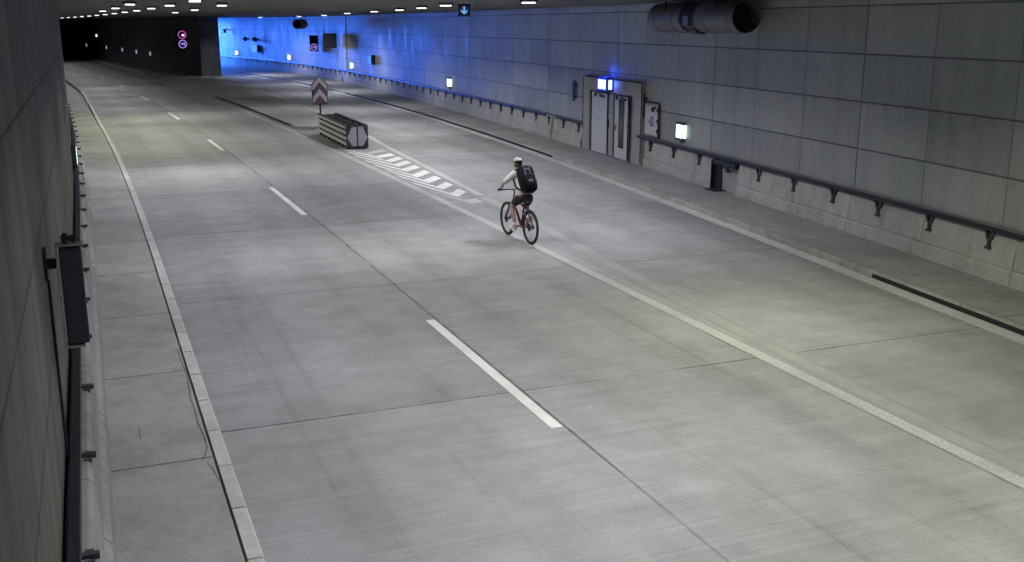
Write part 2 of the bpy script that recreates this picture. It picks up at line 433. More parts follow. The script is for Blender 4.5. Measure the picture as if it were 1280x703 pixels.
# hatched nose: one bent stripe after another
Rr = [(9.78, 37.59), (9.71, 36.27), (9.65, 34.96), (9.63, 33.9), (9.59, 32.8), (9.54, 31.63), (9.48, 30.41), (9.39, 29.07), (9.31, 27.77), (9.22, 26.42), (9.11, 24.71)]
V0 = [(8.98, 35.4), (8.99, 34.25), (9.0, 33.03), (8.95, 31.9), (8.87, 30.7), (8.82, 29.4), (8.8, 28.2), (8.78, 26.9), (8.76, 25.6), (8.73, 24.5)]
L0 = [(8.30, 38.6), (8.30, 37.3), (8.33, 36.1), (8.33, 34.8), (8.34, 33.5), (8.35, 32.2), (8.36, 30.9), (8.36, 29.6), (8.38, 28.1), (8.4, 26.5)]
for i, (r_, v_, l_) in enumerate(zip(Rr[1:], V0, L0)):
    m = MB(); wr, wl = .42, .54
    fade = M['paint'] if 0 < i < 9 else M['paint_worn']
    pts = [(l_[0], l_[1] + wl), (v_[0] + .02, v_[1] + wl + .04), (r_[0], r_[1] + wr), (r_[0] + .02, r_[1] - wr * .55), (v_[0], v_[1] - wl * .2), (l_[0], l_[1])]
    m.add([(x, y, .0055) for x, y in pts], [(0, 1, 4, 5), (1, 2, 3, 4)], [(0, 0), (0, 1), (0, 2), (1, 2), (1, 1), (1, 0)])
    m.build("hatch_stripe", fade, road)

# left pavement with its row of kerb stones
bandL = lambda a, b: (lambda dx, Y, z: (dx, Y))
mb = MB(); mb.sweep([(-.2, .0), (-.2, .12), (.3, .118), (.86, .12), (.86, .0)], bend, yrange(Y0, MAIN_END, 2), lambda dx, Y, z: (dx, Y), True)
lp_ = struct(mb.build("pavement", M['walk']))
lk_x = lambda Y: bend(Y) + .40 * min(1, max(0, (Y - 48) / 24)) ** 1.5
mb = MB(); Y = Y0
while Y < 74:
    L = 1.0; mb.sweep([(.885, -.01), (.885, .124), (1.0, .124), (1.018, .108), (1.03, -.01)], lk_x, [Y + .011, Y + L / 2, Y + L - .011]); Y += L
struct(mb.build("kerb", M['kerb']))
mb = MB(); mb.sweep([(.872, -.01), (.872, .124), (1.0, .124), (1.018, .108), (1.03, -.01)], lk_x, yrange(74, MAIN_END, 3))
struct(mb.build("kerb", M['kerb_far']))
CRACKS = [[(.828, 14.18), (.827, 13.63), (.85, 13.09), (.832, 12.62), (.812, 12.18), (.816, 11.65), (.81, 11.26), (.832, 10.88), (.83, 10.53), (.786, 10.34), (.749, 10.22)],
          [(.79, 10.12), (.82, 10.01), (.835, 9.81), (.85, 9.64)], [(.204, 11.42), (.200, 11.25), (.198, 11.1), (.204, 11.04)]]
for pts in CRACKS:
    ribbon("crack", M['black'], pts, [.003 + .006 * abs(math.sin(3.1 * i + len(pts))) for i in range(len(pts))], .1235, lp_)
# right pavement, kerb with slot drain, and the pale gutter strip
mb = MB()
Ysr = yrange(Y0, PORTAL + 12, 2); P = []; U = []
for Y in Ysr:
    for x in (kerb_x(Y) + .175, (kerb_x(Y) + wall_x(Y)) / 2, wall_x(Y) + .3): P.append((x, Y, .12)); U.append((x, Y))
mb.add(P, [(3 * j + i, 3 * j + i + 1, 3 * j + i + 4, 3 * j + i + 3) for j in range(len(Ysr) - 1) for i in (0, 1)], U)
struct(mb.build("pavement", M['walk_r']))
mb = MB(); Y = Y0
kp = [(0, -.01), (.012, .105), (.03, .124), (.15, .124), (.15, -.01)]
while Y < PORTAL + 10:
    L = 2.0; mb.sweep(kp, kerb_x, [Y + .008, Y + L / 2, Y + L - .008]); Y += L
rk = struct(mb.build("kerb", M['kerb_dull']))
for a, b in ((-10, 14.3), (32.0, 67.2)):
    m = MB(); m.sweep([(-.004, .012), (.006, .085), (.03, .085), (.03, .012)], kerb_x, yrange(a, b, 1.5)); m.build("slot_drain", M['black'], rk)
mb = MB(); mb.sweep([(-.30, .004), (-.006, .004)], kerb_x, yrange(Y0, 110, 2), closed=False, cap=False)
struct(mb.build("gutter", M['gutter']))

# raised island between the carriageways, running on under the dividing wall
def isl_r(Y): return float(np.interp(Y, [45, 50, 56, 64, 72, 80, 92, 103, 115, 132], [9.4, 10.2, 10.6, 10.62, 10.52, 10.35, 9.85, 8.95, 7.25, 4.4]))
mb = MB(); left = []; right = []
for Y in yrange(45.2, PORTAL, 2.0):
    left.append((bend(Y) + 8.62, Y)); right.append((isl_r(Y), Y))
poly = [(8.62, 44.75), (8.85, 44.45), (9.15, 44.55)] + right + left[::-1]
n = len(poly)
mb.add([(x, y, z) for z in (-.01, .13) for x, y in poly], [(i, (i + 1) % n, n + (i + 1) % n, n + i) for i in range(n)])
lx = [(8.62, 44.75)] + left; rx = [(9.15, 44.55)] + right
base = len(mb.v); mb.add([(*p, .13) for p in lx] + [(*p, .13) for p in rx], [(i, i + 1, len(lx) + i + 1, len(lx) + i) for i in range(len(lx) - 1)] )
isl = struct(mb.build("traffic_island", M['walk_r']))
for a, b in ((46.5, 67), (92, 101)):
    m = MB(); m.sweep([(8.612, .02), (8.612, .10), (8.63, .10), (8.63, .02)], bend, yrange(a, b, 1.5)); m.build("slot_drain", M['black'], isl)
mb = MB(); mb.sweep([(9.0, -.01), (9.0, .12), (10.2, .12), (10.2, -.01)], bend, yrange(PORTAL, MAIN_END, 3)); struct(mb.build("pavement", M['walk_r']))

# ------------------------------------------------------------------ ceiling
mb = MB(); P = []
Yc = yrange(Y0, PORTAL, 1.5)
for Y in Yc:
    xl, xr = bend(Y) - .8, wall_x(Y) + .7
    for t in (0, .25, .5, .75, 1): P.append((xl + (xr - xl) * t, Y, CEIL))
mb.add(P, [(5 * j + i, 5 * j + i + 1, 5 * j + i + 6, 5 * j + i + 5) for j in range(len(Yc) - 1) for i in range(4)])
mb.sweep([(-.8, CEIL), (10.4, CEIL)], bend, yrange(PORTAL, MAIN_END, 3), closed=False, cap=False)
struct(mb.build("ceiling", M['ceiling']))

# ------------------------------------------------------------------ walls
WUV = lambda dx, Y, z: (Y, z)
LW = -.425
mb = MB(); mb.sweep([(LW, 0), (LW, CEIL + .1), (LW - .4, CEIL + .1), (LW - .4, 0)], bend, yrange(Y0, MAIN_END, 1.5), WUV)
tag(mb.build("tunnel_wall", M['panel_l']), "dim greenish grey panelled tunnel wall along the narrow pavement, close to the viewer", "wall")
mb = MB()
WO = .15
wp = [(WO, 0), (WO, CEIL - .12), (WO - .06, CEIL - .12), (WO - .06, CEIL - .03), (WO, CEIL + .1), (.65, CEIL + .1), (.65, 0)]
mb.sweep(wp, wall_x, yrange(Y0, 78.3, 1.2), WUV)
mb.sweep([(dx - .05, z) for dx, z in wp], wall_x, yrange(78.3, PORTAL, 1.2), WUV)
rw = tag(mb.build("tunnel_wall", M['panel']), "long grey panelled wall beside the ramp, turning bright blue at its far bend", "wall")
# dividing wall with a blunt nose
def div_l(Y): return bend(Y) + 9.8
mainf = [(div_l(Y), Y) for Y in yrange(103, MAIN_END, 2.0)]
rampf = [(9.15, 92.5), (11.15, 96.0), (9.6, 105), (7.6, 116), (5.6, 125), (4.7, PORTAL)]
mb = MB()
def wallface(pts, s0):
    P = []; U = []; s = s0
    for i, p in enumerate(pts):
        if i: s += (Vector(p) - Vector(pts[i - 1])).length
        for z in (0, CEIL): P.append((*p, z)); U.append((s, z))
    mb.add(P, [(2 * i, 2 * i + 1, 2 * i + 3, 2 * i + 2) for i in range(len(pts) - 1)], U)
front = [(div_l(103), 103), (9.15, 92.5)]
wallface(front[::-1] + mainf[1:], 0); wallface(rampf, 0)
wallface([(4.7, PORTAL), (div_l(PORTAL) + .02, PORTAL)], 0)
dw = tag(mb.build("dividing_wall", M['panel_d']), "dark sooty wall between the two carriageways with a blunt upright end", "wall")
# added unseen end walls that keep sky light out of the tunnel
mb = MB(); mb.box((7, Y0 - .2, 2.5), (18, .3, 5.2)); mb.box((bend(MAIN_END) + 5, MAIN_END + .2, 2.5), (13, .3, 5.2))
struct(mb.build("light_seal_wall", M['panel_d']))
# daylight comes in at the mouth of the ramp: the portal only tells the renderer where the sky can be seen
pl = bpy.data.lights.new("ramp_mouth_portal", 'AREA'); pl.shape = 'RECTANGLE'
pa, pb = Vector((4.7, PORTAL, 0)), Vector((wall_x(PORTAL) + .3, PORTAL, 0))
pl.size = (pb - pa).length; pl.size_y = CEIL; pl.cycles.is_portal = True
po = bpy.data.objects.new("ramp_mouth_portal", pl); COL.objects.link(po); po.location = ((pa.x + pb.x) / 2, PORTAL, CEIL / 2)
po.rotation_euler = (R(90), 0, R(180))
po.rotation_euler = Vector((0, -1, 0)).to_track_quat('-Z', 'Y').to_euler()
# retaining walls of the open cutting beyond the mouth
mb = MB(); mb.sweep([(-.13, 0), (-.13, 3.0), (.4, 3.0), (.4, 0)], wall_x, yrange(PORTAL + .05, PORTAL + 40, 3))
tag(mb.build("retaining_wall", M['portal']), "low concrete side wall of the open cutting past the bright ramp mouth", "wall")

# ------------------------------------------------------------------ concrete barriers along the wall feet
bp = [(-.01, .10), (-.01, .35), (.005, .365), (.045, .37), (.045, .40), (.025, .41), (.085, .90), (.10, .94), (.148, .94), (.148, .10)]
def barrier(a, b, label, prof=bp, path=wall_x, mat='barrier', seg=2.4):
    m = MB(); Y = a
    nseg = max(1, round((b - a) / seg)); L = (b - a) / nseg
    for i in range(nseg):
        m.sweep(prof, path, [a + i * L + .006, a + (i + .5) * L, a + (i + 1) * L - .006])
    return tag(m.build("concrete_barrier", M[mat], bevel=.012), label, "barrier", "concrete barriers at the wall feet")
barrier(Y0, 22.35, "pale stepped concrete barrier at the wall foot, from the near edge to the dark niche")
barrier(23.75, 28.2, "short stepped concrete barrier between the dark niche and the grey doors")
barrier(33.55, 78.6, "long stepped concrete barrier from the grey doors towards the blue bend")
barrier(79.9, PORTAL - 1, "blue-lit concrete barrier at the far bend of the ramp")
lp = [(-.11, .10), (-.135, .36), (-.19, .42), (-.225, .90), (-.26, .94), (LW + .005, .94), (LW + .005, .10)]
barrier(Y0, 150, "narrow pale concrete barrier at the foot of the greenish wall", lp, bend, 'barrier_l', 3.0)
# the recess behind the gap in the barrier, faced with dark boxes
m = MB(); m.box((wall_x(23.7) + .065, 23.71, .50), (.15, .02, .78)); m.box((wall_x(22.95) + .06, 23.0, .86), (.14, 1.2, .14), rz=-.1)
m.box((wall_x(23.05) - .02, 23.35, .13), (.36, .5, .02)); m.box((wall_x(23.4) + .135, 23.52, .45), (.02, .36, .68), rz=-.1)
tag(m.build("niche_dark_faces", M['darkmetal']), "dark gap in the barrier under the handrail", "niche")

# ------------------------------------------------------------------ handrails: box rail on brackets
def handrail(a, b, label, path, side, dx, z, step, mat=None, far=1e9, reach=0.0, wd=.11):
    root = thing("handrail", label, "handrail", (path(a), a, 0))
    inv = Vector((-path(a), -a, 0))
    m = MB(); s = side
    m.sweep([(dx, z - .05), (dx, z + .04), (dx + s * wd, z + .04), (dx + s * wd, z - .05)], path, yrange(a, b, 1.5))
    o = m.build("rail", M['rail'], root, bevel=.008); o.location = inv
    if s > 0:
        m = MB(); m.sweep([(dx + s * .004, z + .042), (dx + s * .004, z + .05), (dx + s * .13, z + .05), (dx + s * .13, z + .042)], path, yrange(a, b, 1.5))  # paler strip: the lit tone of the rail's top put into colour
        o = m.build("rail_lit_top", M['rail_top'], root); o.location = inv
    proto = None; Y = a + .5
    while Y < min(b, far):
        if proto is None:
            m = MB(); t = s
            cx_ = t * (.045 - reach)
            if reach: m.box((-t * reach / 2, 0, -.05), (reach + .04, .05, .04))
            m.box((cx_, 0, -.25), (.07, .045, .16)); m.box((cx_, 0, -.335), (.10, .11, .04))
            for e in (-1, 1): m.prism([(e * .01, -.20), (e * .055, -.20), (e * .10, -.05), (e * .06, -.05)], cx_ - .03, cx_ + .03, Matrix(((0, 0, 1, 0), (1, 0, 0, 0), (0, 1, 0, 0), (0, 0, 0, 1))))
            proto = br = m.build("bracket", M['bracket'], root)
        else:
            br = proto.copy(); COL.objects.link(br); br.parent = root
        br.location = inv + Vector((path(Y) + dx, Y, z)); Y += step
    return root
handrail(Y0 + 24, 28.7, "thick dark handrail on brackets from the near edge past the niche to the doors", wall_x, 1, .0, 1.0, 1.62)
handrail(33.35, PORTAL - 2, "long dark handrail on brackets from the doors to the blue bend", wall_x, 1, .0, 1.0, 1.55, far=112)
handrail(Y0 + 26, 120, "dark handrail close along the greenish wall above the narrow pavement", bend, -1, -.305, 1.0, 1.8, far=60, reach=.09, wd=.085)

# ------------------------------------------------------------------ ceiling lamps
def make_lamp(name, w, l, power, col):
    root = thing(name, "lit ceiling lamp", "lamp")
    m = MB(); m.box((0, 0, -.035), (w + .1, l + .1, .07)); m.build("housing", M['lamp_case'], root, bevel=.01)
    m = MB(); m.box((0, 0, -.085), (w, l, .03)); m.build("diffuser", M['lamp_glow'], root)
    ld = bpy.data.lights.new("lamp_light", 'AREA'); ld.shape = 'RECTANGLE'; ld.size = w; ld.size_y = l
    ld.energy = power * K; ld.color = col; ld.spread = R(140)
    lo = bpy.data.objects.new("lamp_light", ld); COL.objects.link(lo); lo.parent = root; lo.location = (0, 0, -.125)
    return root
WHITE, COOL, GREEN, WARM = (.98, .975, 1.0), (.925, .91, 1.0), (.93, 1.0, .66), (.97, 1, .76)
protos = {}
def lamp(x, Y, label, group, power=1.0, col=WHITE, rz=0.0):
    key = (round(power, 3), col)
    if key not in protos:
        p = make_lamp("ceiling_lamp", .24, .34, LAMP * power, col); protos[key] = p
        p.location = (x, Y, CEIL); p.rotation_euler = (0, 0, rz); p["label"] = label; p["group"] = group; return p
    return dup(protos[key], (x, Y, CEIL), rz, label, group)
ORD = ["nearest", "second", "third", "fourth", "fifth", "sixth", "seventh", "eighth", "ninth", "tenth", "eleventh", "twelfth", "thirteenth", "fourteenth", "fifteenth", "sixteenth", "seventeenth", "eighteenth"]
gA = "long row of lamps over the left lane"
for i in range(-9, 16):
    Y = 33 + 6.6 * i
    if Y < Y0 + 1: continue
    if i < 0: lab, pw, col = "ceiling lamp lighting the nearest stretch of the left lane", .72, COOL
    else:
        lab = "small lit ceiling lamp, %s of the long row receding over the left lane" % ORD[i]
        pw = .62 if i < 2 else (.75 if i < 8 else .5); col = GREEN if i in (1, 2, 3) else WHITE
    lamp(bend(Y) + 2.6, Y, lab, gA, pw, col)
for i, Y in enumerate((31.5, 39.5, 48.5)):
    lamp(1.42 + bend(Y), Y, "lit ceiling lamp, %s of three nearest the greenish wall" % ORD[i], "three lamps nearest the greenish wall", .3, WHITE)
gC = "lamps over the middle of the main carriageway"
for i, Y in enumerate((-22, -12, -1.5, 9, 20)): lamp(5.6, Y, "ceiling lamp lighting the nearest stretch of the middle lanes", gC, .86, (.95, 1.0, .945))
for i, (x, Y) in enumerate(((3.9, 32.4), (4.2, 43.5), (4.26, 53.5))): lamp(x, Y, "lit ceiling lamp, %s of the short row right of the long row" % ORD[i], gC, .70, WHITE)
gD = "row of lamps over the ramp lane"
for i, Y in enumerate((-20, -11, -3, 5, 12.5, 19.5, 25.0)):
    lamp(wall_x(Y) - 4.9, Y, "ceiling lamp lighting the nearest stretch of the ramp lane", gD, 1.0, WARM if Y < 14 else COOL)
for i, (x, Y) in enumerate(((10.0, 30), (10.8, 35), (11.6, 40.5), (12.0, 45.9), (12.8, 54.4), (14.5, 68), (15.0, 79), (14.2, 92))):
    lamp(x, Y, "lit ceiling lamp, %s of the row receding over the ramp lane" % ORD[i], gD, (1.15 if i < 4 else 1.2), WHITE)

# ------------------------------------------------------------------ small guide lamps on the walls
def make_guide():
    root = thing("guide_lamp", "guide lamp", "lamp")
    m = MB(); m.box((-.055, .0, 0), (.11, .52, .51)); m.box((-.02, 0, -.28), (.05, .14, .12)); m.build("housing", M['lamp_case'], root, bevel=.015)
    m = MB(); m.box((-.108, -.015, 0), (.014, .40, .37)); m.box((-.058, -.258, 0), (.085, .014, .37)); m.build("lens", M['lamp_cyan'], root)
    return root
g0 = make_guide()
def guide(root, Y, z, side, label, base=None, mat=None):
    slope = (base(Y + .5) - base(Y - .5))
    a = math.atan2(-slope, 1) if side > 0 else math.pi + math.atan2(-slope, 1)
    off = WO if side > 0 and base is wall_x else 0
    if side > 0 and base is wall_x and Y > 78.3: off -= .05
    x = base(Y) + off - side * .002
    if root is g0 and not root.get("used"):
        root["used"] = 1; o = root; o.location = (x, Y, z); o.rotation_euler = (0, 0, a); o["label"] = label; o["group"] = "lit guide lamps on the tunnel walls"
    else: o = dup(root, (x, Y, z), a, label, "lit guide lamps on the tunnel walls")
    if mat:
        for c in o.children:
            if c.name.startswith("lens"):
                c.data = c.data.copy(); c.data.materials[0] = mat
    return o
guide(g0, 25.83, 1.43, 1, "glowing greenish white guide lamp above the handrail between the doors and the niche", wall_x)
o = guide(g0, 51.9, 1.45, 1, "white guide lamp standing alone on the wall between the doors and the blue bend", wall_x, M['lamp_blueish'])
o = guide(g0, 76.7, 1.43, 1, "white guide lamp where the wall turns blue, beside the dark board", wall_x, M['lamp_blueish'])
o = guide(g0, 97.5, 1.45, 1, "white guide lamp in the middle of the bright blue wall", wall_x, M['lamp_blueish'])
o = guide(g0, 114.2, 1.45, 1, "white guide lamp at the far left end of the bright blue wall", wall_x, M['lamp_blueish'])
left_w = lambda Y: bend(Y) + LW
guide(g0, 26, 1.45, -1, "thin bright guide lamp seen edge-on above the left handrail", left_w)
far_names = ["nearest the blunt wall end, below the red speed sign", "second from the blunt wall end on the dark wall", "third from the blunt wall end on the dark wall", "fourth from the blunt wall end, dim, on the dark wall", "farthest along the dark wall, dim and nearly at the bend"]
for lab, Y in zip(far_names, (104.5, 113, 122.5, 134, 150)):
    o = guide(g0, Y, 1.7, 1, "tiny guide lamp " + lab, div_l, M['lamp_far'])
    o.scale = (.8, .62, .9)
o = guide(g0, 141, 3.0, 1, "small bluish lamp set higher than the others on the far dark wall", div_l, M['lamp_blueish']); o.scale = (.8, .6, .8)

# ------------------------------------------------------------------ door block in the right wall
ang = math.atan2(wall_x(33) - wall_x(29), 4.0)      # wall direction at the doors
DY = 30.9
dr = thing("door_block", "grey double-door recess in the wall: one blind leaf, one with a tall window", "doors", (wall_x(DY), DY, .12), -ang)
# local frame: x towards the wall, y along the wall (away from the viewer), z up
def part(name, fn, mat, parent=dr, bevel=.006, **kw):
    m = MB(); fn(m); return m.build(name, M[mat], parent, bevel=bevel, **kw)
def surround(m):
    m.box((.16, -2.12, 1.27), (.30, .70, 2.54)); m.box((.16, 2.22, 1.27), (.30, .62, 2.54)); m.box((.16, .05, 2.31), (.299, 3.66, .46))
    m.box((.16, .0, 1.03), (.26, .36, 2.05)); m.box((.26, .05, 1.05), (.10, 3.6, 2.1))
part('surround', surround, 'portal')
part('shadow_line', lambda m: (m.box((.004, -.1, 2.52), (.02, 4.7, .035)), m.box((.004, -2.45, 1.3), (.02, .03, 2.45)), m.box((.004, 2.50, 1.6), (.02, .03, 1.8))), 'black')  # black strips laid on the surround as its shadow lines
def leaf(y0, y1, window):
    w = y1 - y0; c = (y0 + y1) / 2
    fr = part('door_frame', lambda m: (m.box((.02, y0 - .012, 1.02), (.03, .035, 2.04)), m.box((.02, y1 + .012, 1.02), (.03, .035, 2.04)), m.box((.02, c, 2.045), (.03, w + .06, .03))), 'black')
    d = part('door', lambda m: m.box((.05, c, 1.015), (.05, w - .02, 2.02)), 'door', bevel=.008)
    return d, c, w
dA, cA, wA = leaf(.28, 1.72, False)
dB, cB, wB = leaf(-1.42, -.30, True)
part('peephole', lambda m: m.tube((.02, cA + .1, 1.15), (.03, cA + .1, 1.15), .035), 'black', dA)
part('handle', lambda m: (m.box((.015, .18, 1.05), (.03, .05, .26)), m.box((-.02, .14, 1.08), (.03, .14, .03))), 'black', dr)
part('key_switch', lambda m: m.box((.015, .08, 1.30), (.03, .09, .14)), 'white', dr)
part('window_frame', lambda m: (m.box((.02, cB + .16, 1.15), (.02, .04, 1.5)), m.box((.02, cB - .22, 1.15), (.02, .04, 1.5)), m.box((.02, cB - .03, 1.92), (.02, .42, .04)), m.box((.02, cB - .03, .38), (.02, .42, .04))), 'black', dB)
part('window', lambda m: m.box((.021, cB - .03, 1.15), (.012, .35, 1.5)), 'glass', dB)
part('handle', lambda m: (m.box((.02, cB + .42, .98), (.02, .04, .18)), m.box((-.01, cB + .36, 1.0), (.03, .13, .025))), 'darkmetal', dB)
for y, d in ((cA, dA), (cB, dB)):
    part('door_closer', lambda m: (m.box((-.005, y - .25, 1.93), (.05, .34, .07)), m.box((-.01, y + .05, 1.99), (.02, .55, .025)), m.box((.0, y + .35, 1.95), (.05, .06, .12))), 'darkmetal', d)
part('hinge', lambda m: [m.tube((.015, -1.44, z), (.015, -1.44, z + .12), .025, n=8) for z in (.25, 1.05, 1.75)], 'black', dB)
part('threshold', lambda m: m.box((-.02, 0, .008), (.16, 3.5, .015)), 'greymetal', dr)
# lamp over the doors
ln = thing("door_lamp", "square blue-white lamp glowing above the grey double doors", "lamp", (wall_x(31.1) + .0, 31.1, 2.47), -ang)
m = MB(); m.box((-.12, 0, 0), (.22, .86, .46)); m.box((.0, 0, 0), (.06, .2, .2)); m.build("housing", M['darkmetal'], ln, bevel=.02)
m = MB(); m.box((-.232, 0, 0), (.014, .66, .31)); m.box((-.115, -.432, 0), (.13, .014, .31)); m.build("lens", M['lamp_door'], ln, bevel=.01)
m = MB(); m.box((-.12, 0, .237), (.14, .7, .012)); m.box((-.231, 0, .185), (.006, .76, .03)); m.box((-.231, 0, -.185), (.006, .76, .03)); m.box((-.231, .36, 0), (.006, .03, .34)); m.box((-.231, -.36, 0), (.006, .03, .34)); m.build("side_glow", M['lamp_doorside'], ln)
for dy, dz, e in ((-.60, .0, 5.0), (.0, .36, 6.0), (.58, .05, 3.0)):
    gl = bpy.data.lights.new("lamp_light", 'POINT'); gl.energy = e * K; gl.color = (.03, .09, 1.0); gl.shadow_soft_size = .05
    go = bpy.data.objects.new("lamp_light", gl); COL.objects.link(go); go.parent = ln; go.location = (-.10, dy, dz)
# narrow plates standing off the wall on both sides of the doors
for i, (Y, z, lab, hh) in enumerate(((34.4, 2.06, "narrow dark plate on the wall on the far side of the doors", .72), (28.85, 2.05, "tall narrow dark plate on the wall on the near side of the doors", .76), (28.35, 1.96, "slimmer dark plate beside the emergency phone cabinet", .72))):
    r_ = thing("wall_plate", lab, "plate", (wall_x(Y) + WO, Y, z), -ang, "narrow plates beside the doors")
    m = MB(); m.box((-.10, 0, 0), (.03, .24 if i < 2 else .10, hh)); m.build("plate", M['darkmetal'], r_, bevel=.005)
    m = MB(); m.box((-.045, .0, hh * .3), (.09, .04, .04)); m.box((-.045, .0, -hh * .3), (.09, .04, .04)); m.build("bracket", M['rail'], r_)
# emergency phone cabinet
cY = 27.8
cb = thing("phone_cabinet", "pale emergency phone cabinet with blue marks beside the grey doors", "cabinet", (wall_x(cY) + WO + .19, cY, 1.10), -ang)
m = MB(); m.box((-.13, 0, .48), (.26, 1.02, .98)); m.build("casing", M['portal'], cb, bevel=.01)
m = MB(); m.box((-.268, -.52, .48), (.03, .04, 1.02)); m.box((-.268, 0, 1.0), (.03, 1.08, .04)); m.build("outline_frame", M['black'], cb)  # black strips outlining the casing's top and near side
m = MB(); m.box((-.27, 0, .47), (.02, .86, .86)); dd = m.build("door", M['door'], cb, bevel=.006)
m = MB(); m.box((-.283, -.12, .80), (.02, .22, .14)); m.box((-.283, -.30, .86), (.02, .1, .08)); m.build("handset", M['black'], dd, bevel=.01)
m = MB(); m.box((-.282, .02, .42), (.006, .05, .24)); m.box((-.282, -.10, .44), (.006, .13, .30)); m.box((-.282, .14, .42), (.006, .05, .08)); m.build("pictogram", M['blue_sign'], dd)
m = MB(); m.box((-.285, -.10, .44), (.006, .05, .18)); m.build("pictogram", M['white_sign'], dd)
m = MB(); [m.tube((-.285, -.43, z), (-.285, -.43, z + .1), .02, n=8) for z in (.12, .42, .74)]; m.build("hinge", M['black'], dd)

# pale pipe shaft running down the barrier
pY = 36.6
ps = thing("drain_pipe", "pale vertical pipe crossing the barrier just beyond the doors", "pipe", (wall_x(pY), pY, .12))
m = MB(); m.tube((-.05, 0, 0), (.03, 0, .84), .07, n=12); m.build("pipe", M['kerb'], ps, smooth=False)
m = MB(); m.box((.06, 0, .86), (.2, .9, .05)); m.build("cap", M['kerb'], ps, bevel=.01)

# ------------------------------------------------------------------ jet fans
def jet_fan(name, label, Y, zc, rad, length, xo):
    a = math.atan2(wall_x(Y + 1) - wall_x(Y - 1), 2.0)
    root = thing(name, label, "fan", (wall_x(Y) + xo, Y, zc), -a)
    ax = Matrix.Rotation(R(-90), 4, 'X')              # lathe axis along local y
    hl = length / 2
    for s in (-1, 1):
        m = MB(); y0, y1 = (s * .42, s * hl)
        pr = [(rad * .80, y0), (rad, y0), (rad, y0 + (y1 - y0) * .96), (rad * .985, y1), (rad * .93, y1), (rad * .86, y1 - s * .15), (rad * .84, y0)]
        m.lathe(pr, ax, 40); sl = m.build("silencer", M['steel'], root, smooth=False, weld=True)
        m = MB(); m.tube((0, y1 - s * .35, 0), (0, y1 - s * .37, 0), rad * .85, n=32); m.build("bore", M['black'], sl)
        m = MB()
        for t in (-.26, 0, .26): m.box((0, y1 - s * .10, t * rad * 2), (math.sqrt(max(.01, 1 - (t * 2) ** 2)) * rad * 1.7, .012, .012))
        m.build("guard_bars", M['darkmetal'], sl)
        for t in (.25, .8):
            m = MB(); yb = y0 + (y1 - y0) * t; m.lathe([(rad + .002, yb - .03), (rad + .014, yb - .03), (rad + .014, yb + .03), (rad + .002, yb + .03)], ax, 40); m.build("band", M['greymetal'], sl)
        m = MB(); ym = (y0 + y1) / 2
        for sx in (-1, 1): m.tube((sx * rad * .8, ym, rad * .55), (sx * rad * .8, ym, CEIL - zc), .022, n=8)
        m.build("hanger", M['darkmetal'], root)
    m = MB(); m.lathe([(.02, -.43), (rad * .93, -.43), (rad * .93, .43), (.02, .43)], ax, 36); mo = m.build("motor_section", M['darkmetal'], root)
    m = MB(); m.box((0, .1, -rad * .9), (.26, .34, .14)); m.box((-rad * .86, .0, -.1), (.14, .3, .26)); m.build("terminal_box", M['greymetal'], mo, bevel=.01)
    m = MB(); m.pipe([(-rad * .6, -.2, -rad * .75), (-rad * .3, -.35, -rad * 1.02), (rad * .1, -.3, -rad * 1.02), (rad * .2, -.05, -rad)], .02); m.build("cable", M['black'], mo)
    return root
jet_fan("jet_fan", "large grey jet fan hanging under the ceiling on the near right wall", 23.75, 4.56, .385, 4.9, -.55)
jf = jet_fan("jet_fan", "small-looking dark jet fan hanging before the distant blue wall", 82.5, 4.38, .36, 3.6, -2.4)
jf.rotation_euler[2] = -R(18)

# ------------------------------------------------------------------ lane signal with the blue arrow
ls = thing("lane_signal", "small dark lane signal with a lit cyan arrow pointing down", "signal", (10.75, 30.5, 4.795), -R(19))
m = MB(); m.box((0, 0, 0), (.36, .12, .36)); m.build("casing", M['black'], ls, bevel=.015)
m = MB(); m.box((0, .0, .20), (.05, .05, .05)); m.build("hanger", M['darkmetal'], ls)
m = MB(); m.prism([(.14 * math.cos(t * math.pi / 12), .14 * math.sin(t * math.pi / 12)) for t in range(24)], 0, .006, Matrix.Translation((0, -.061, 0)) @ Matrix.Rotation(R(90), 4, 'X')); m.build("blue_disc", M['led_ring'], ls)
m = MB(); A4 = Matrix.Translation((0, -.068, 0)) @ Matrix.Rotation(R(90), 4, 'X')
m.prism([(-.02, .11), (.02, .11), (.02, -.04), (-.02, -.04)], 0, .006, A4); m.prism([(0, -.12), (.085, -.035), (.085, .01), (0, -.07), (-.085, .01), (-.085, -.035)], .0015, .0075, A4); m.build("arrow", M['led_cyan'], ls)

# ------------------------------------------------------------------ LED speed signs
def speed_sign(name, label, loc, rz, both, s=1.0):
    root = thing(name, label, "sign", loc, rz)
    m = MB(); m.box((0, 0, 0), (.86 * s, .16, 1.56 * s)); m.build("casing", M['black'], root, bevel=.02)
    m = MB(); m.box((0, .2, .3 * s), (.08, .3, .08)); m.box((0, .2, -.3 * s), (.08, .3, .08)); m.build("bracket", M['darkmetal'], root)
    A = Matrix.Rotation(R(90), 4, 'X')
    for zc, on in ((.37 * s, both), (-.37 * s, True)):
        m = MB(); m.torus(Matrix.Translation((0, -.085, zc)) @ A, .30 * s, .035 * s, 32, 6)
        m.build("ring", M['led_red'] if on and zc > 0 else (M['led_violet'] if on else M['led_red_dim']) if on else M['darkmetal'], root)
        if on:
            m = MB()
            if zc > 0: m.box((.07 * s, -.085, zc - .03 * s), (.20 * s, .012, .15 * s))
            else: m.box((.02 * s, -.085, zc + .03 * s), (.34 * s, .012, .12 * s)); m.box((.14 * s, -.0855, zc - .06 * s), (.10 * s, .012, .12 * s))
            m.build("symbol", M['led_white'] if zc > 0 else M['led_violet'], root)
    return root
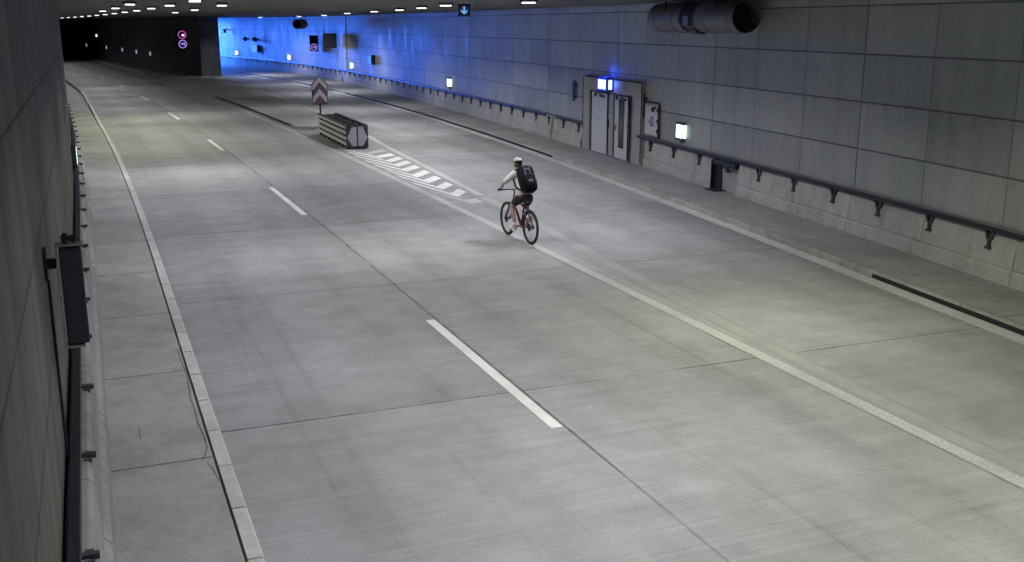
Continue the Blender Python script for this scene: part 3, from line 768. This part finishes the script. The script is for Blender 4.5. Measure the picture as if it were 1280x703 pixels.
speed_sign("speed_sign", "pair of glowing pink ringed speed signs on the dark dividing wall", (7.7, 91.6, 3.15), -R(6), True)
speed_sign("speed_sign", "dark signal box with one lit violet ring before the blue wall", (17.6, 87, 2.85), -R(12), False, .82)
# dark board on the blue wall, cabinet, loudspeakers, camera
def on_wall(Y, z, dx=0): return (wall_x(Y) + (WO if Y < 78.3 else WO - .05) + dx, Y, z)
def wang(Y): return -math.atan2(wall_x(Y + .5) - wall_x(Y - .5), 1.0)
wb = thing("wall_board", "large dark blank board on the wall beside the signal box", "board", (17.55, 80.6, 3.15), R(-18))
m = MB(); m.box((0, 0, 0), (1.0, .08, 1.12)); m.build("board", M['darkmetal'], wb, bevel=.02)
m = MB(); m.box((.35, .22, .3), (.06, .4, .06)); m.box((.35, .22, -.3), (.06, .4, .06)); m.build("bracket", M['black'], wb)
ca = thing("wall_cabinet", "small grey cabinet on the wall above the handrail where the blue begins", "cabinet", on_wall(70.1, 2.04), wang(70.1))
m = MB(); m.box((-.14, 0, 0), (.28, .95, .62)); m.build("casing", M['darkmetal'], ca, bevel=.015)
m = MB(); m.box((-.285, 0, 0), (.012, .86, .54)); m.build("door", M['rail'], ca)
ca2 = thing("wall_cabinet", "dark square box on the blue wall below the two loudspeakers", "cabinet", on_wall(108.0, 2.0), wang(108))
m = MB(); m.box((-.14, 0, 0), (.28, 1.9, .68)); m.build("casing", M['darkmetal'], ca2, bevel=.015)
m = MB(); m.box((-.285, 0, 0), (.012, 1.7, .58)); m.build("door", M['rail'], ca2)
for Y, lab in ((110.4, "left one of two dark horn loudspeakers on the blue wall"), (107.4, "right one of two dark horn loudspeakers on the blue wall")):
    sp_ = thing("horn_loudspeaker", lab, "loudspeaker", on_wall(Y, 2.92), wang(Y), "loudspeakers on the blue wall")
    m = MB(); m.lathe([(.08, -.40), (.10, -.22), (.14, 0), (.23, .32), (.21, .32), (.09, .05), (.02, .0)], Matrix.Translation((-.45, 0, 0)) @ Matrix.Rotation(R(90), 4, 'X'), 20); m.build("horn", M['black'], sp_)
    m = MB(); m.box((-.22, 0, 0), (.44, .10, .10)); m.box((-.02, 0, 0), (.04, .3, .3)); m.build("bracket", M['darkmetal'], sp_)
cm = thing("camera_box", "dark camera on an arm at the far left end of the blue wall", "camera", on_wall(116.6, 3.75), wang(116.6))
m = MB(); m.box((-.55, -.1, -.1), (.30, .9, .34)); m.build("casing", M['darkmetal'], cm, bevel=.04)
m = MB(); m.box((-.28, 0, .08), (.56, .10, .10)); m.build("arm", M['white'], cm)
m = MB(); m.tube((-.55, -.56, -.1), (-.55, -.60, -.1), .11); m.build("lens", M['black'], cm)

# ------------------------------------------------------------------ device on the left wall
sb = thing("wall_device", "tall narrow dark casing held off the left wall by a bracket", "device", (LW, 8.6, 2.36))
m = MB(); m.box((.195, 0, -.02), (.16, .10, .78)); m.build("casing", M['darkmetal'], sb, bevel=.012)
m = MB(); m.box((.098, -.01, -.02), (.016, .14, .82)); m.box((.195, -.01, .385), (.18, .13, .012)); m.box((.17, -.01, -.427), (.14, .13, .012)); m.build("frame", M['rail_top'], sb, bevel=.003)
m = MB(); m.box((.045, 0, .24), (.09, .07, .07)); m.box((.012, 0, .24), (.024, .16, .24)); m.build("bracket", M['black'], sb, bevel=.005)
m = MB(); m.box((.19, 0, .43), (.11, .04, .04)); m.tube((.165, 0, .39), (.165, 0, .47), .018); m.tube((.22, .02, .39), (.22, .02, .45), .014); m.build("clamp", M['black'], sb)
m = MB(); m.tube((.02, -.02, .12), (.02, -.02, -1.4), .011, n=6); m.tube((.02, .09, -.30), (.02, .09, -1.4), .007, n=6); m.build("cable", M['black'], sb)
m = MB(); m.box((.10, .02, .0), (.008, .012, .7)); m.build("hinge", M['black'], sb)

# ------------------------------------------------------------------ chevron board and crash cushion on the island nose
cs = thing("chevron_sign", "pointed board with red and white chevrons on a post behind the crash cushion", "sign", (9.22, 44.8, .13), -R(10))
m = MB(); m.tube((0, .05, 0), (0, .05, 1.9), .038, n=12); m.box((0, .05, .012), (.2, .2, .024)); m.build("post", M['darkmetal'], cs)
bw, bh, bz = .33, 1.22, .92
outline = [(-bw, bz), (bw, bz), (bw, bz + bh - .34), (0, bz + bh), (-bw, bz + bh - .34)]
A = Matrix.Rotation(R(90), 4, 'X')
m = MB(); m.prism(outline, -.012, .012, A); pnl = m.build("board", M['darkmetal'], cs)
def inset(p, k=.03):
    c = (0, bz + bh * .47); return (c[0] + (p[0] - c[0]) * (1 - k * 2), c[1] + (p[1] - c[1]) * (1 - k))
z_ = bz + .03; w_ = bw - .03
def chev(z0, z1): return [(-w_, z0), (0, z0 + .36), (w_, z0), (w_, z1), (0, z1 + .36), (-w_, z1)]
m = MB(); m.prism(chev(z_ + .55, z_ + .80), .013, .017, A); m.prism(chev(z_ + .0, z_ + .27), .013, .017, A); m.build("white_chevron", M['white_sign'], pnl)
m = MB(); m.prism(chev(z_ + .27, z_ + .55), .013, .017, A); m.prism([(-w_ + .04, z_), (w_ - .04, z_), (0, z_ + .34)], .013, .017, A); m.build("red_chevron", M['red_sign'], pnl)

cc = thing("crash_cushion", "crash cushion with four pale side rails and a grey plate at its nose", "barrier", (8.90, 37.0, 0), R(-1.4))
cw, clen, ch = .40, 5.6, .84
# corrugated rails, four on each side
for s in (-1, 1):
    for zc in (.17, .37, .57, .77):
        m = MB(); prof = []
        for dz, dx in ((-.065, 0), (-.045, .045), (-.012, .055), (.012, .055), (.045, .045), (.065, 0)): prof.append((s * (cw - .05 + dx), zc + dz))
        for dz, dx in ((.06, -.012), (.03, .03), (-.03, .03), (-.06, -.012)): prof.append((s * (cw - .05 + dx), zc + dz))
        m.sweep(prof, zero, [.06, clen * .33, clen * .66, clen]); m.build("side_rail", M['galv'], cc)
for i in range(7):
    m = MB(); y = .15 + i * (clen - .25) / 6
    for s in (-1, 1): m.box((s * (cw - .09), y, ch / 2), (.07, .10, ch - .02))
    m.box((0, y, ch - .06), (cw * 2 - .1, .08, .08)); m.box((0, y, .06), (cw * 2 - .1, .1, .1))
    m.build("bulkhead", M['darkmetal'], cc)
m = MB(); m.box((0, clen / 2, .42), (cw * 1.55, clen - .3, .66)); m.build("core", M['black'], cc)
m = MB()
for i in range(6):
    y0, y1 = .2 + i * (clen - .25) / 6, .05 + (i + 1) * (clen - .25) / 6
    for a, b in (((-.3, y0), (.3, y1)), ((.3, y0), (-.3, y1))):
        m.tube((a[0], a[1], ch - .03), (b[0], b[1], ch - .03), .022, n=6)
m.build("top_bracing", M['darkmetal'], cc)
m = MB()
for s in (-1, 1): m.sweep([(s * (cw - .10), ch - .02), (s * (cw - .10), ch + .03), (s * (cw + .0), ch + .03), (s * (cw + .0), ch - .02)], zero, [.02, clen])
m.build("top_rail", M['rail'], cc)
m = MB(); m.box((0, -.01, .43), (cw * 2, .07, .80)); npl = m.build("nose_plate", M['darkmetal'], cc, bevel=.02)
m = MB(); A = Matrix.Translation((0, -.05, 0)) @ Matrix.Rotation(R(90), 4, 'X')
for s in (-1, 1): m.prism([(s * .03, .12), (s * .20, .12), (s * .37, .42), (s * .20, .80), (s * .03, .80)], 0, .008, A)
m.build("pale_plate", M['plate'], npl)

# ------------------------------------------------------------------ bicycle
BX, BY, BRZ = 8.17, 19.25, R(2.5)
bk = thing("bicycle", "dark red mountain bike ridden along the edge line", "bicycle", (BX, BY, 0), BRZ)
M['bike_red'] = simple("bike_red", (.15, .03, .045), .35, .2, .1); M['tyre'] = simple("tyre_rubber", (.022, .022, .022), .75); M['spoke'] = simple("spoke_steel", (.5, .5, .5), .35, .8)
WR = .36; RA = Vector((0, 0, WR)); FA = Vector((0, 1.14, WR)); BB = Vector((0, .44, .32))
def wheel(c):
    A = Matrix.Translation(c) @ Matrix.Rotation(R(90), 4, 'Y')
    m = MB(); m.torus(A, WR - .027, .027, 48, 10); w = m.build("wheel", M['tyre'], bk, smooth=True)
    m = MB(); m.lathe([(WR - .052, -.013), (WR - .064, -.013), (WR - .07, 0), (WR - .064, .013), (WR - .052, .013), (WR - .048, 0), (WR - .052, -.013)], A, 48); m.build("rim", M['darkmetal'], w)
    m = MB(); m.tube(c + Vector((-.05, 0, 0)), c + Vector((.05, 0, 0)), .024); m.tube(c + Vector((-.036, 0, 0)), c + Vector((-.034, 0, 0)), .085, n=24); m.build("hub", M['darkmetal'], w)
    m = MB()
    for i in range(28):
        t = 2 * math.pi * i / 28; t2 = t + (.35 if i % 2 else -.35); sx = .03 if i % 4 < 2 else -.03
        m.tube(c + Vector((sx, .024 * math.cos(t2), .024 * math.sin(t2))), c + Vector((0, (WR - .06) * math.cos(t), (WR - .06) * math.sin(t))), .0016, n=4, caps=False)
    m.build("spokes", M['spoke'], w)
wheel(RA); wheel(FA)
ST = Vector((0, .30, .80)); HT = Vector((0, .80, .90)); HB = Vector((0, .835, .78))
m = MB(); m.tube(BB, ST, .019, .017); m.tube(ST + Vector((0, .01, -.07)), HT + Vector((0, .01, -.03)), .021); m.tube(BB, HB, .027, .025); m.tube(HT, HB, .026)
for s in (-.06, .06):
    m.tube(BB + Vector((s * .6, 0, 0)), RA + Vector((s, 0, 0)), .013); m.tube(ST + Vector((s * .35, 0, -.06)), RA + Vector((s, 0, 0)), .011)
m.ball(BB, .042); m.build("frame", M['bike_red'], bk, smooth=True)
m = MB()
for s in (-.06, .06): m.tube(FA + Vector((s, 0, 0)), HB + Vector((s, .03, -.05)), .018, .023)
m.box((0, .865, .735), (.17, .05, .05)); m.build("fork", M['darkmetal'], bk)
m = MB(); m.pipe([(0, .80, .90), (0, .79, .99), (0, .86, 1.02)], .016); m.pipe([(-.36, .82, 1.045), (-.12, .86, 1.03), (0, .868, 1.02), (.12, .86, 1.03), (.36, .82, 1.045)], .013); hb = m.build("handlebar", M['darkmetal'], bk)
for s in (-1, 1):
    m = MB(); m.tube((s * .24, .84, 1.038), (s * .37, .818, 1.046), .017); m.pipe([(s * .22, .85, 1.035), (s * .27, .89, 1.01), (s * .34, .89, 1.0)], .006, 6); m.build("grip", M['tyre'], hb)
m = MB(); m.tube(ST, (0, .255, .93), .014); m.build("seat_post", M['darkmetal'], bk)
m = MB(); m.ball((0, .17, .95), (.075, .11, .035)); m.ball((0, .30, .95), (.032, .13, .028)); m.build("saddle", M['tyre'], bk, smooth=True)
ca_ = R(-38)                                        # crank angle
cv = Vector((0, .17 * math.cos(ca_), .17 * math.sin(ca_)))
PL = BB + cv + Vector((-.09, 0, 0)); PR = BB - cv + Vector((.09, 0, 0))
m = MB(); m.tube(BB + Vector((-.08, 0, 0)), PL, .012); m.tube(BB + Vector((.08, 0, 0)), PR, .012); m.tube(BB + Vector((-.08, 0, 0)), BB + Vector((.08, 0, 0)), .018)
m.tube(BB + Vector((.05, 0, 0)), BB + Vector((.054, 0, 0)), .085, n=24); m.build("crank", M['darkmetal'], bk)
for p, s in ((PL, -1), (PR, 1)):
    m = MB(); m.box(p + Vector((s * .05, 0, 0)), (.10, .09, .022)); m.build("pedal", M['darkmetal'], bk)
m = MB()
for dz in (.045, -.045): m.tube(BB + Vector((.052, 0, dz * 1.8)), RA + Vector((.052, 0, dz)), .005, n=5)
m.tube(RA + Vector((.045, 0, 0)), RA + Vector((.058, 0, 0)), .055, n=18); m.build("chain", M['tyre'], bk)
m = MB(); m.box((.0, .16, .86), (.06, .02, .045)); m.build("reflector", M['red_sign'], bk, bevel=.006)

# ------------------------------------------------------------------ rider
pr = thing("person", "cyclist in white top, dark shorts, white helmet and black backpack riding away", "person", (BX, BY, 0), BRZ)
M['skin'] = simple("skin", (.50, .34, .27), .55, 0, .08, 20); M['shirt'] = simple("shirt_cotton", (.66, .64, .63), .85, 0, .08, 9, bump=.6)
M['shorts'] = simple("shorts_cloth", (.022, .022, .03), .85, 0, .15, 25); M['shoe'] = simple("shoe_white", (.72, .70, .70), .6); M['hair'] = simple("hair_dark", (.03, .022, .018), .6)
M['helmet'] = simple("helmet_white", (.82, .82, .86), .35, 0, .05); M['pack'] = simple("backpack_nylon", (.006, .0065, .011), .85, 0, .2, 20); M['pack'].node_tree.nodes['Principled BSDF'].inputs['Specular IOR Level'].default_value = .25; M['pack_grey'] = simple("backpack_trim", (.09, .10, .15), .6)
def skinmesh(name, verts, edges, radii, mat, parent, rootv=0, sub=2):
    me = bpy.data.meshes.new(name); me.from_pydata([tuple(v) for v in verts], edges, [])
    o = bpy.data.objects.new(name, me); COL.objects.link(o)
    o.modifiers.new("skin", 'SKIN').use_smooth_shade = True
    lay = me.skin_vertices[0].data
    for i, r_ in enumerate(radii):
        lay[i].radius = r_ if isinstance(r_, tuple) else (r_, r_); lay[i].use_root = (i == rootv)
    s_ = o.modifiers.new("sub", 'SUBSURF'); s_.levels = sub; s_.render_levels = sub
    dg = bpy.context.evaluated_depsgraph_get(); dg.update()
    nm = bpy.data.meshes.new_from_object(o.evaluated_get(dg)); nm.name = name
    bpy.data.objects.remove(o)
    bmx = bmesh.new(); bmx.from_mesh(nm); bmesh.ops.recalc_face_normals(bmx, faces=bmx.faces); bmx.to_mesh(nm); bmx.free()
    nm.materials.clear(); nm.materials.append(mat); nm.shade_smooth()
    q = bpy.data.objects.new(name, nm); COL.objects.link(q); q.parent = parent
    return q
def ik(a, b, l1, l2, hint):
    a, b = Vector(a), Vector(b); d = b - a; L = min(d.length, (l1 + l2) * .998); u = d.normalized()
    x = (l1 * l1 - l2 * l2 + L * L) / (2 * L); hgt = math.sqrt(max(0, l1 * l1 - x * x))
    hv = Vector(hint); hv = (hv - u * hv.dot(u)).normalized()
    return a + u * x + hv * hgt
PEL = Vector((0, .24, .99)); SPN = Vector((0, .30, 1.12)); CHE = Vector((0, .42, 1.29)); NB = Vector((0, .535, 1.425)); NK = Vector((0, .575, 1.49)); HD = Vector((0, .61, 1.59))
class Sk:
    def __init__(s): s.v = []; s.e = []; s.r = []
    def p(s, co, r, to=None):
        s.v.append(Vector(co)); s.r.append(r)
        if to is not None: s.e.append((to, len(s.v) - 1))
        return len(s.v) - 1
    def go(s, name, mat, root=0, sub=2): return skinmesh(name, s.v, s.e, s.r, mat, pr, root, sub)
body = Sk(); shirt = Sk(); short = Sk()
b0 = body.p(PEL, (.11, .08)); b1 = body.p(SPN, (.105, .07), b0); b2 = body.p(CHE, (.13, .08), b1); b3 = body.p(NB, (.085, .07), b2); b4 = body.p(NK, .052, b3); b5 = body.p(HD - Vector((0, .0, .05)), .06, b4)
s0 = shirt.p(PEL + Vector((0, -.02, -.03)), (.165, .14)); s1 = shirt.p(SPN, (.16, .13), s0); s2 = shirt.p(CHE, (.17, .125), s1); s3 = shirt.p(NB, (.09, .08), s2); s4 = shirt.p(NK - Vector((0, .012, .03)), .064, s3)
h0 = short.p(PEL + Vector((0, -.02, .07)), (.172, .148)); h1 = short.p(PEL - Vector((0, .0, .05)), (.175, .15), h0)
joints = {}
for s, ped in ((-1, PL), (1, PR)):
    foot = ped + Vector((s * .045, -.015, .035))
    ank = foot + Vector((0, -.09, .075))
    hip = PEL + Vector((s * .095, .0, -.04))
    kn = ik(hip, ank, .43, .43, (s * .12, 1, .25))
    a = body.p(hip, .088, b0); a = body.p(hip.lerp(kn, .45), .076, a); a = body.p(kn, .056, a); a = body.p(kn.lerp(ank, .32), .054, a); a = body.p(ank, .037, a); a = body.p(foot + Vector((0, -.02, .02)), .035, a); body.p(foot + Vector((0, .09, .005)), .03, a)
    t = short.p(hip + Vector((s * .008, 0, 0)), .112, h1); t = short.p(hip.lerp(kn, .45), .103, t); short.p(hip.lerp(kn, .80), .088, t)
    # shoulder, elbow, hand on the grip
    sh = NB + Vector((s * .165, -.02, -.045)); hand = Vector((s * .30, .815, 1.065))
    wr = hand + Vector((s * .01, -.065, .03))
    el = ik(sh, wr, .29, .26, (s * .8, .0, -.6))
    a = body.p(NB + Vector((s * .09, -.01, -.03)), .07, b3); a = body.p(sh, .058, a); a = body.p(sh.lerp(el, .5), .046, a); a = body.p(el, .04, a); a = body.p(el.lerp(wr, .35), .04, a); a = body.p(wr, .027, a)
    palm = body.p(wr.lerp(hand, .6) + Vector((0, 0, .008)), (.036, .018), a)
    kn0 = body.p(hand + Vector((0, -.004, .014)), (.034, .015), palm)
    for i in range(4):                               # fingers close over the grip
        fx = hand.x + s * (-.030 + .020 * i); L = (.92, 1.0, .95, .78)[i]
        f = body.p((fx, hand.y + .012, hand.z + .012), .0095, kn0); f = body.p((fx, hand.y + .036 * L, hand.z - .006), .0088, f); body.p((fx, hand.y + .026 * L, hand.z - .040 * L), .0078, f)
    th = body.p(hand + Vector((-s * .045, -.018, .002)), .0105, palm); body.p(hand + Vector((-s * .052, .012, -.022)), .009, th)
    t = shirt.p(NB + Vector((s * .09, -.01, -.03)), .092, s3); t = shirt.p(sh, .082, t); t = shirt.p(sh.lerp(el, .5), .070, t); shirt.p(sh.lerp(el, .92), .062, t)
    # shoe
    m = MB(); c = foot
    m.ball(c + Vector((0, .075, .002)), (.046, .10, .036), 14); m.ball(c + Vector((0, -.045, .012)), (.040, .075, .048), 14); m.ball(c + Vector((0, -.075, .055)), (.042, .048, .038), 12); m.box(c + Vector((0, .015, -.026)), (.078, .26, .018)); m.build("shoe", M['shoe'], pr, smooth=True)
    m = MB(); m.tube(ank + Vector((0, 0, -.03)), ank.lerp(kn, .16), .044, .046, n=14); m.build("sock", M['shoe'], pr, smooth=True)
head = Sk()
bo = body.go("body", M['skin'])
shirt.go("shirt", M['shirt']); short.go("shorts", M['shorts'])
# head: skull, jaw, nose, ears, face
tilt = Matrix.Rotation(R(-8), 3, 'X')
m = MB(); m.ball(HD + Vector((0, 0, .02)), (.074, .092, .098), 20, tilt); m.ball(HD + Vector((0, .03, -.05)), (.056, .062, .062), 16, tilt); m.ball(HD + Vector((0, .098, -.012)), (.014, .02, .024), 8)
for s in (-1, 1): m.ball(HD + Vector((s * .077, .0, .0)), (.011, .022, .032), 10)
hd = m.build("head", M['skin'], pr, smooth=True)
m = MB(); [m.ball(HD + Vector((s * .03, .086, .012)), .011, 8) for s in (-1, 1)]; m.build("eye", M['white'], hd, smooth=True)
m = MB(); m.box(HD + Vector((0, .086, -.058)), (.045, .012, .008)); m.build("mouth", M['red_sign'], hd, bevel=.003)
m = MB(); m.ball(HD + Vector((0, -.012, .012)), (.079, .090, .098), 18, tilt); m.ball(HD + Vector((0, -.045, -.035)), (.064, .055, .06), 14); m.build("hair", M['hair'], pr, smooth=True)
# helmet: shell with vents, visor and straps
m = MB(); hc = HD + Vector((0, .0, .055)); prof = []
for j in range(10):
    a = R(2 + j * 9.4); prof.append((.098 * math.sin(a) * 1.0, .098 * math.cos(a)))
T = Matrix.Translation(hc) @ Matrix.Rotation(R(-8), 4, 'X') @ Matrix.Diagonal((.98, 1.28, .92, 1))
m.lathe(prof + [(.088, .004), (.086, .05)], T, 28); hl = m.build("helmet", M['helmet'], pr, smooth=True)
m = MB()
for t in (-2, -1, 0, 1, 2):
    for y0, y1 in ((-.105, -.03), (.0, .08)):
        pts = []
        for yy in (y0, (y0 + y1) / 2, y1):
            x = t * .031; r2 = 1 - (x / .098) ** 2 - (yy / .126) ** 2
            pts.append(hc + tilt @ Vector((x, yy, .092 * math.sqrt(max(.02, r2)) + .0)))
        m.pipe(pts, .0075, 6)
m.build("vent", M['pack'], hl)
m = MB(); m.box(hc + Vector((0, .13, -.004)), (.13, .05, .008), M4=Matrix.Rotation(R(-12), 3, 'X')); m.build("visor", M['pack'], hl, bevel=.003)
m = MB(); [m.pipe([hc + Vector((s * .088, .02, -.01)), HD + Vector((s * .07, .03, -.06)), HD + Vector((0, .045, -.11))], .005, 6) for s in (-1, 1)]; m.build("strap", M['pack'], hl)

# backpack on the rider's back
bd = (NB - PEL).normalized(); lean = math.atan2(bd.y, bd.z)
bpk = thing("backpack", "bulky black backpack with grey trim on the cyclist's back", "backpack", (0, 0, 0), 0)
nb = Vector((0, -math.cos(lean), math.sin(lean)))
ctr = PEL.lerp(NB, .46) + nb * .235
W4 = Matrix.Rotation(BRZ, 4, 'Z'); bpk.location = Vector((BX, BY, 0)) + W4 @ ctr; bpk.rotation_euler = (-lean, 0, BRZ); bpk.rotation_mode = 'XYZ'
def rbox(m, c, d, k=.35, n=10):                      # a soft pillow-like block
    P = []; sg = lambda v, e: math.copysign(abs(v) ** e, v)
    nn, kk = n * 2, n
    for j in range(kk + 1):
        a = -math.pi / 2 + math.pi * j / kk
        for i in range(nn):
            t = 2 * math.pi * i / nn
            P.append((c[0] + d[0] / 2 * sg(math.cos(a), k) * sg(math.cos(t), k), c[1] + d[1] / 2 * sg(math.cos(a), k) * sg(math.sin(t), k), c[2] + d[2] / 2 * sg(math.sin(a), k)))
    m.add(P, [(j * nn + i, j * nn + (i + 1) % nn, (j + 1) * nn + (i + 1) % nn, (j + 1) * nn + i) for j in range(kk) for i in range(nn)])
m = MB(); rbox(m, (0, 0, 0), (.35, .21, .58), .42); m.build("pack_body", M['pack'], bpk, smooth=True)
m = MB(); rbox(m, (0, -.115, -.08), (.25, .09, .28), .45); fp = m.build("front_pocket", M['pack'], bpk, smooth=True)
m = MB(); m.pipe([(-.115, -.155, .03), (.0, -.165, .05), (.115, -.155, .03)], .006, 6); m.build("zip", M['pack_grey'], fp)
m = MB(); m.box((-.05, -.112, .13), (.025, .012, .2)); m.box((.05, -.112, .13), (.025, .012, .2)); m.box((0, -.113, .18), (.14, .012, .03)); m.box((0, -.162, -.1), (.1, .012, .06)); m.build("trim", M['pack_grey'], bpk)
m = MB()
for s in (-1, 1):
    m.pipe([(s * .10, .09, .25), (s * .115, .16, .31), (s * .125, .27, .27), (s * .13, .335, .15), (s * .145, .30, .0), (s * .15, .18, -.12), (s * .14, .09, -.2)], .017, 8)
m.build("shoulder_strap", M['pack'], bpk)
m = MB(); m.pipe([(-.03, .06, .27), (-.025, .06, .31), (.025, .06, .31), (.03, .06, .27)], .009, 6); m.build("carry_loop", M['pack_grey'], bpk)

for o in list(scene.objects):
    if "used" in o: del o["used"]
